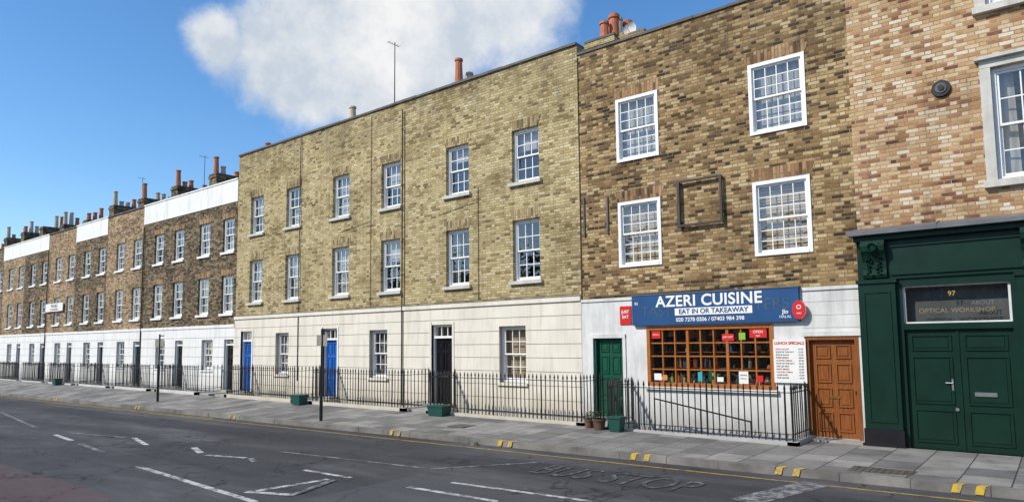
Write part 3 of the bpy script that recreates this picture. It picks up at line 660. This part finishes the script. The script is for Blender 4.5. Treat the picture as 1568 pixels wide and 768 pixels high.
def worn(name,col,lo,hi,base=None):
    m,t,p=newmat(name); P=t.pos(); n=t.m('ADD',t.m('MULTIPLY',t.noise(P,5,7,.75),.65),t.m('MULTIPLY',t.noise(P,70,3,.7),.35))
    if base is None: base=asph_color(t,P)
    c=t.mix(t.mr(n,lo,hi),col,base); t.put(p.inputs['Base Color'],c); p.inputs['Roughness'].default_value=.8
    t.L.new(t.bump(t.noise(P,95,3,.7),.5,.008),p.inputs['Normal']); return m
WL=worn('worn_white_road_paint',(.56,.56,.54),.46,.56); WF=worn('faded_white_road_paint',(.34,.34,.33),.42,.53); YL=worn('worn_yellow_road_paint',(.46,.29,.035),.49,.6); YK=worn('yellow_kerb_paint',(.62,.39,.02),.47,.57,(.2,.19,.17))
GR=paint('ground_earth',(.12,.115,.10),.95,.3,.5)
g=MB(); g.poly([(-2500,-2500,-1.25),(2500,-2500,-1.25),(2500,2500,-1.25),(-2500,2500,-1.25)],GR); g.build('ground')
xs=[-130+i*2.5 for i in range(69)]
r=MB()
for a,b in zip(xs,xs[1:]): 
    ys=[-13.8,-11,-8,KY+.01]
    for c,d in zip(ys,ys[1:]): r.poly([(a,c,zk(a)-.11),(b,c,zk(b)-.11),(b,d,zk(b)-.11),(a,d,zk(a)-.11)],ASPH)
r.build('road')
pv=MB()
for a,b in zip(xs,xs[1:]):
    subs=[a,b]
    if a<-9<b or a<-3<b: subs=sorted(set([a,b]+[q for q in(-9,-3) if a<q<b]))
    for a_,b_ in zip(subs,subs[1:]):
        pv.poly([(a_,KY+.15,zk(a_)),(b_,KY+.15,zk(b_)),(b_,RX-.05,zi(b_)),(a_,RX-.05,zi(a_))],SLAB)
pv.poly([(-3.92,RX-.05,zi(-3.92)),(-3,RX-.05,-.10),(-3,.2,-.10),(-3.92,.2,zi(-3.92))],SLAB)
pv.poly([(-3,RX-.05,-.10),(42,RX-.05,-.10),(42,.2,-.10),(-3,.2,-.10)],SLAB)
pv.poly([(-130,-17.5,zk(-130)),(42,-17.5,zk(42)),(42,-13.95,zk(42)),(-130,-13.95,zk(-130))],SLAB)
pv.build('pavement')
KS=paint('granite_kerb',(.18,.17,.155),.8,.45,1.6,bump=.3)
kb=MB(); x=-100.
while x<30:
    L=.91; jy=random.uniform(-.008,.008); jz=random.uniform(-.004,.004)
    ya,yb=KY+jy,KY+.155
    za,zb=zk(x)+jz+.003,zk(x+L)+jz+.003
    kb.hexa([(x+.004,ya,za-.3),(x+L-.004,ya,zb-.3),(x+L-.004,yb,zb-.3),(x+.004,yb,za-.3),(x+.004,ya+.012,za),(x+L-.004,ya+.012,zb),(x+L-.004,yb,zb),(x+.004,yb,za)],KS)
    x+=L
kb.box(-130,42,-13.96,-13.8,-1.2,-.3,KS)
kb.build('kerb')
yk=MB()
for xc in (-12.4,-9.1,-6.05,-3.55,-1.25,-19.6,-26,-34):
    for o in (0,.26):
        x=xc+o; z=zk(x)+.0095
        yk.poly([(x,KY-.0095,z-.105),(x+.1,KY-.0095,z-.105),(x+.13,KY-.0095+.012,z),(x+.03,KY-.0095+.012,z)],YK)
        yk.poly([(x+.03,KY+.0025,z),(x+.13,KY+.0025,z),(x+.17,KY+.15,z),(x+.07,KY+.15,z)],YK)
yk.build('yellow_kerb_marks')
rm=MB()
def zr(x): return zk(x)-.11+.005
def strip(p,q,w,m,lift=0.):
    p=Vector((p[0],p[1],0)); q=Vector((q[0],q[1],0)); d=(q-p).normalized(); nn=Vector((-d.y,d.x,0))*w/2
    rm.poly([(v.x,v.y,zr(v.x)+lift) for v in (p-nn,q-nn,q+nn,p+nn)],m)
for a,b in zip(xs,xs[1:]):
    strip((a,KY-.42),(b,KY-.42),.06,YL); 
    if a<-20: strip((a,KY-.24),(b,KY-.24),.06,YL)
strip((-13,-8.95),(-8.6,-9.3),.11,WL); strip((-10.15,-7.48),(-8.9,-7.47),.10,WL); strip((-7.6,-7.45),(-5.9,-7.42),.10,WL); strip((-7.3,-6.84),(-4.9,-6.72),.09,WL)
strip((-4.6,-7.4),(-3.0,-7.38),.10,WL)
strip((-9.25,-8.9),(-9.1,-7.75),.13,WL); strip((-9.3,-9.02),(-8.5,-8.75),.13,WL,.004); strip((-8.55,-8.7),(-8.95,-7.75),.12,WF,.008)
strip((-3.3,-5.64),(-2.85,-3.95),.42,WF)
strip((-19.9,-8.05),(-18.2,-8.25),.12,WL); strip((-17.4,-8.35),(-15.5,-8.6),.11,WF); strip((-20,-7.7),(-17.6,-7.3),.09,WF,.004); strip((-17.4,-7.2),(-15.8,-7.6),.11,WL); strip((-29.4,-6.7),(-22.3,-7.74),.10,WF)
strip((-14.5,-7.2),(-13.6,-7.5),.13,WL); strip((-13.2,-7.6),(-12.2,-7.35),.12,WL,.004); strip((-12.1,-7.3),(-11.6,-7.5),.12,WF); strip((-12.4,-6.5),(-8.5,-6.2),.07,WF); strip((-8.4,-6.2),(-7.2,-4.6),.07,WF)
for xx in range(-100,-30,6): strip((xx,-7.6),(xx+3,-7.6),.1,WF)
rm.build('road_markings')
WV=worn('very_worn_white_road_paint',(.27,.27,.265),.36,.50)
text('BUS STOP',-5.5,-5.2,zr(-5.5)+.004,1.15,WV,None,name='road_lettering',ext=0.,rot=(0,math.atan(-.0075),0),sx=.55)
mh=MB(); MHM=paint('cast_iron_cover',(.10,.085,.07),.6,.3,9,bump=.4)
z=-.085
mh.box(-2.6,-1.75,-3.25,-2.75,z-.05,z+.006,MHM)
for i in range(9): mh.box(-2.55+i*.09,-2.5+i*.09,-3.2,-2.8,z+.006,z+.012,MHM)
mh.build('manhole_cover')
mh=MB(); x=-11.5; mh.box(x,x+.5,-2.6,-2.1,-.10,-.083,MHM); mh.build('manhole_cover')
dr=MB(); x=-11.9; z=zr(x)+.002; 
for i in range(6): dr.box(x+i*.08,x+i*.08+.04,-4.0,-3.65,z-.03,z+.004,MHM)
dr.build('drain_grate')

# ------------------------------------------------------------------ opposite terrace
for i in range(14):
    x0=-66+i*6; x1=x0+6; H=empty('terraced_house',(x0,-26,0)); W=MB()
    W.box(x0,x1,-34,-26,-1.2,8.,[YB,AB,GB,TB][i%4]); 
    for xc in (x0+1.6,x0+4.3):
        for (a,b) in ((.8,2.3),(3.4,5.),(5.9,7.2)):
            W.box(xc-.5,xc+.5,-26.02,-25.95,a,b,WP)
            for q in (0,1): W.box(xc-.42+q*.43,xc-.01+q*.43,-25.97,-25.94,a+.08,b-.08,DARK)
    W.box(x0,x1,-26.1,-25.9,8.,8.1,STONE); W.build('walls',H)

# ------------------------------------------------------------------ light and sky
el=math.radians(40); az=math.radians(207)
sd=Vector((math.sin(az)*math.cos(el),math.cos(az)*math.cos(el),math.sin(el)))
sl=bpy.data.lights.new('sun','SUN'); sl.energy=4.2; sl.angle=math.radians(.5); sl.color=(1,.945,.84)
so=bpy.data.objects.new('sun',sl); S.collection.objects.link(so); so.rotation_euler=(-sd).to_track_quat('-Z','Y').to_euler()
wd=bpy.data.worlds.new('World'); S.world=wd; wd.use_nodes=True; t=NT(wd.node_tree); t.N.clear()
out=t.N.new('ShaderNodeOutputWorld'); sky=t.N.new('ShaderNodeTexSky'); sky.sky_type='NISHITA'; sky.sun_disc=False; sky.sun_elevation=el; sky.sun_rotation=az; sky.air_density=1.; sky.dust_density=.3; sky.ozone_density=3.
hs=t.N.new('ShaderNodeHueSaturation'); hs.inputs['Saturation'].default_value=1.22; hs.inputs['Value'].default_value=1.45; t.L.new(sky.outputs[0],hs.inputs['Color'])
bg=t.N.new('ShaderNodeBackground'); bg.inputs[1].default_value=.13; t.L.new(hs.outputs[0],bg.inputs[0])
tc=t.N.new('ShaderNodeTexCoord').outputs['Generated']
blobs=[((-.690,.601,.404),.135),((-.775,.497,.390),.09),((-.714,.531,.457),.15),((-.612,.648,.453),.13),((-.775,.525,.345),.065),((-.542,.702,.462),.09),((-.815,.425,.391),.045),((-.965,.23,.100),.03),((-.731,.593,.337),.055)]
den=None
for c,r_ in blobs:
    d=t.N.new('ShaderNodeVectorMath'); d.operation='DISTANCE'; t.L.new(tc,d.inputs[0]); d.inputs[1].default_value=Vector(c).normalized()
    v=t.m('SUBTRACT',1.,t.m('DIVIDE',d.outputs['Value'],r_))
    den=v if den is None else t.m('MAXIMUM',den,v)
nz=t.noise(tc,8.,10,.6); n2=t.noise(tc,3.2,8,.6)
den=t.m('MAXIMUM',den,-.9)
den=t.m('ADD',den,t.m('MULTIPLY',t.m('SUBTRACT',nz,.5),1.8))
mask=t.mr(den,-.14,.5,smooth=True)
sx=t.N.new('ShaderNodeSeparateXYZ'); t.L.new(tc,sx.inputs[0])
back=t.m('MULTIPLY',t.mr(sx.outputs[1],.05,-.25),t.mr(n2,.47,.62,smooth=True))  # unseen clouds added behind the view for the window reflections
mask=t.m('MAXIMUM',mask,t.m('MULTIPLY',back,.85))
cc=t.mix(t.mr(t.noise(tc,7.,9,.62),.35,.6),(.62,.70,.80),(1,1,1))
bc=t.N.new('ShaderNodeBackground'); bc.inputs[1].default_value=.92; t.L.new(cc,bc.inputs[0])
mx=t.N.new('ShaderNodeMixShader'); t.L.new(mask,mx.inputs[0]); t.L.new(bg.outputs[0],mx.inputs[1]); t.L.new(bc.outputs[0],mx.inputs[2]); t.L.new(mx.outputs[0],out.inputs[0])

# ------------------------------------------------------------------ camera
beta=math.radians(38.579); delta=math.radians(4.977); rho=.0103
fw=Vector((-math.sin(beta)*math.cos(delta),math.cos(beta)*math.cos(delta),math.sin(delta)))
r0=Vector((math.cos(beta),math.sin(beta),0)); u0=r0.cross(fw)
R_=math.cos(rho)*r0-math.sin(rho)*u0; U_=math.cos(rho)*u0+math.sin(rho)*r0
cam=bpy.data.cameras.new('camera'); co=bpy.data.objects.new('camera',cam); S.collection.objects.link(co)
M=Matrix((R_,U_,-fw)).transposed().to_4x4(); M.translation=Vector((0,-14.48,1.865)); co.matrix_world=M
cam.sensor_width=36; cam.lens=1045/1568*36; cam.shift_y=.0315; cam.clip_end=6000; cam.clip_start=.1
S.camera=co
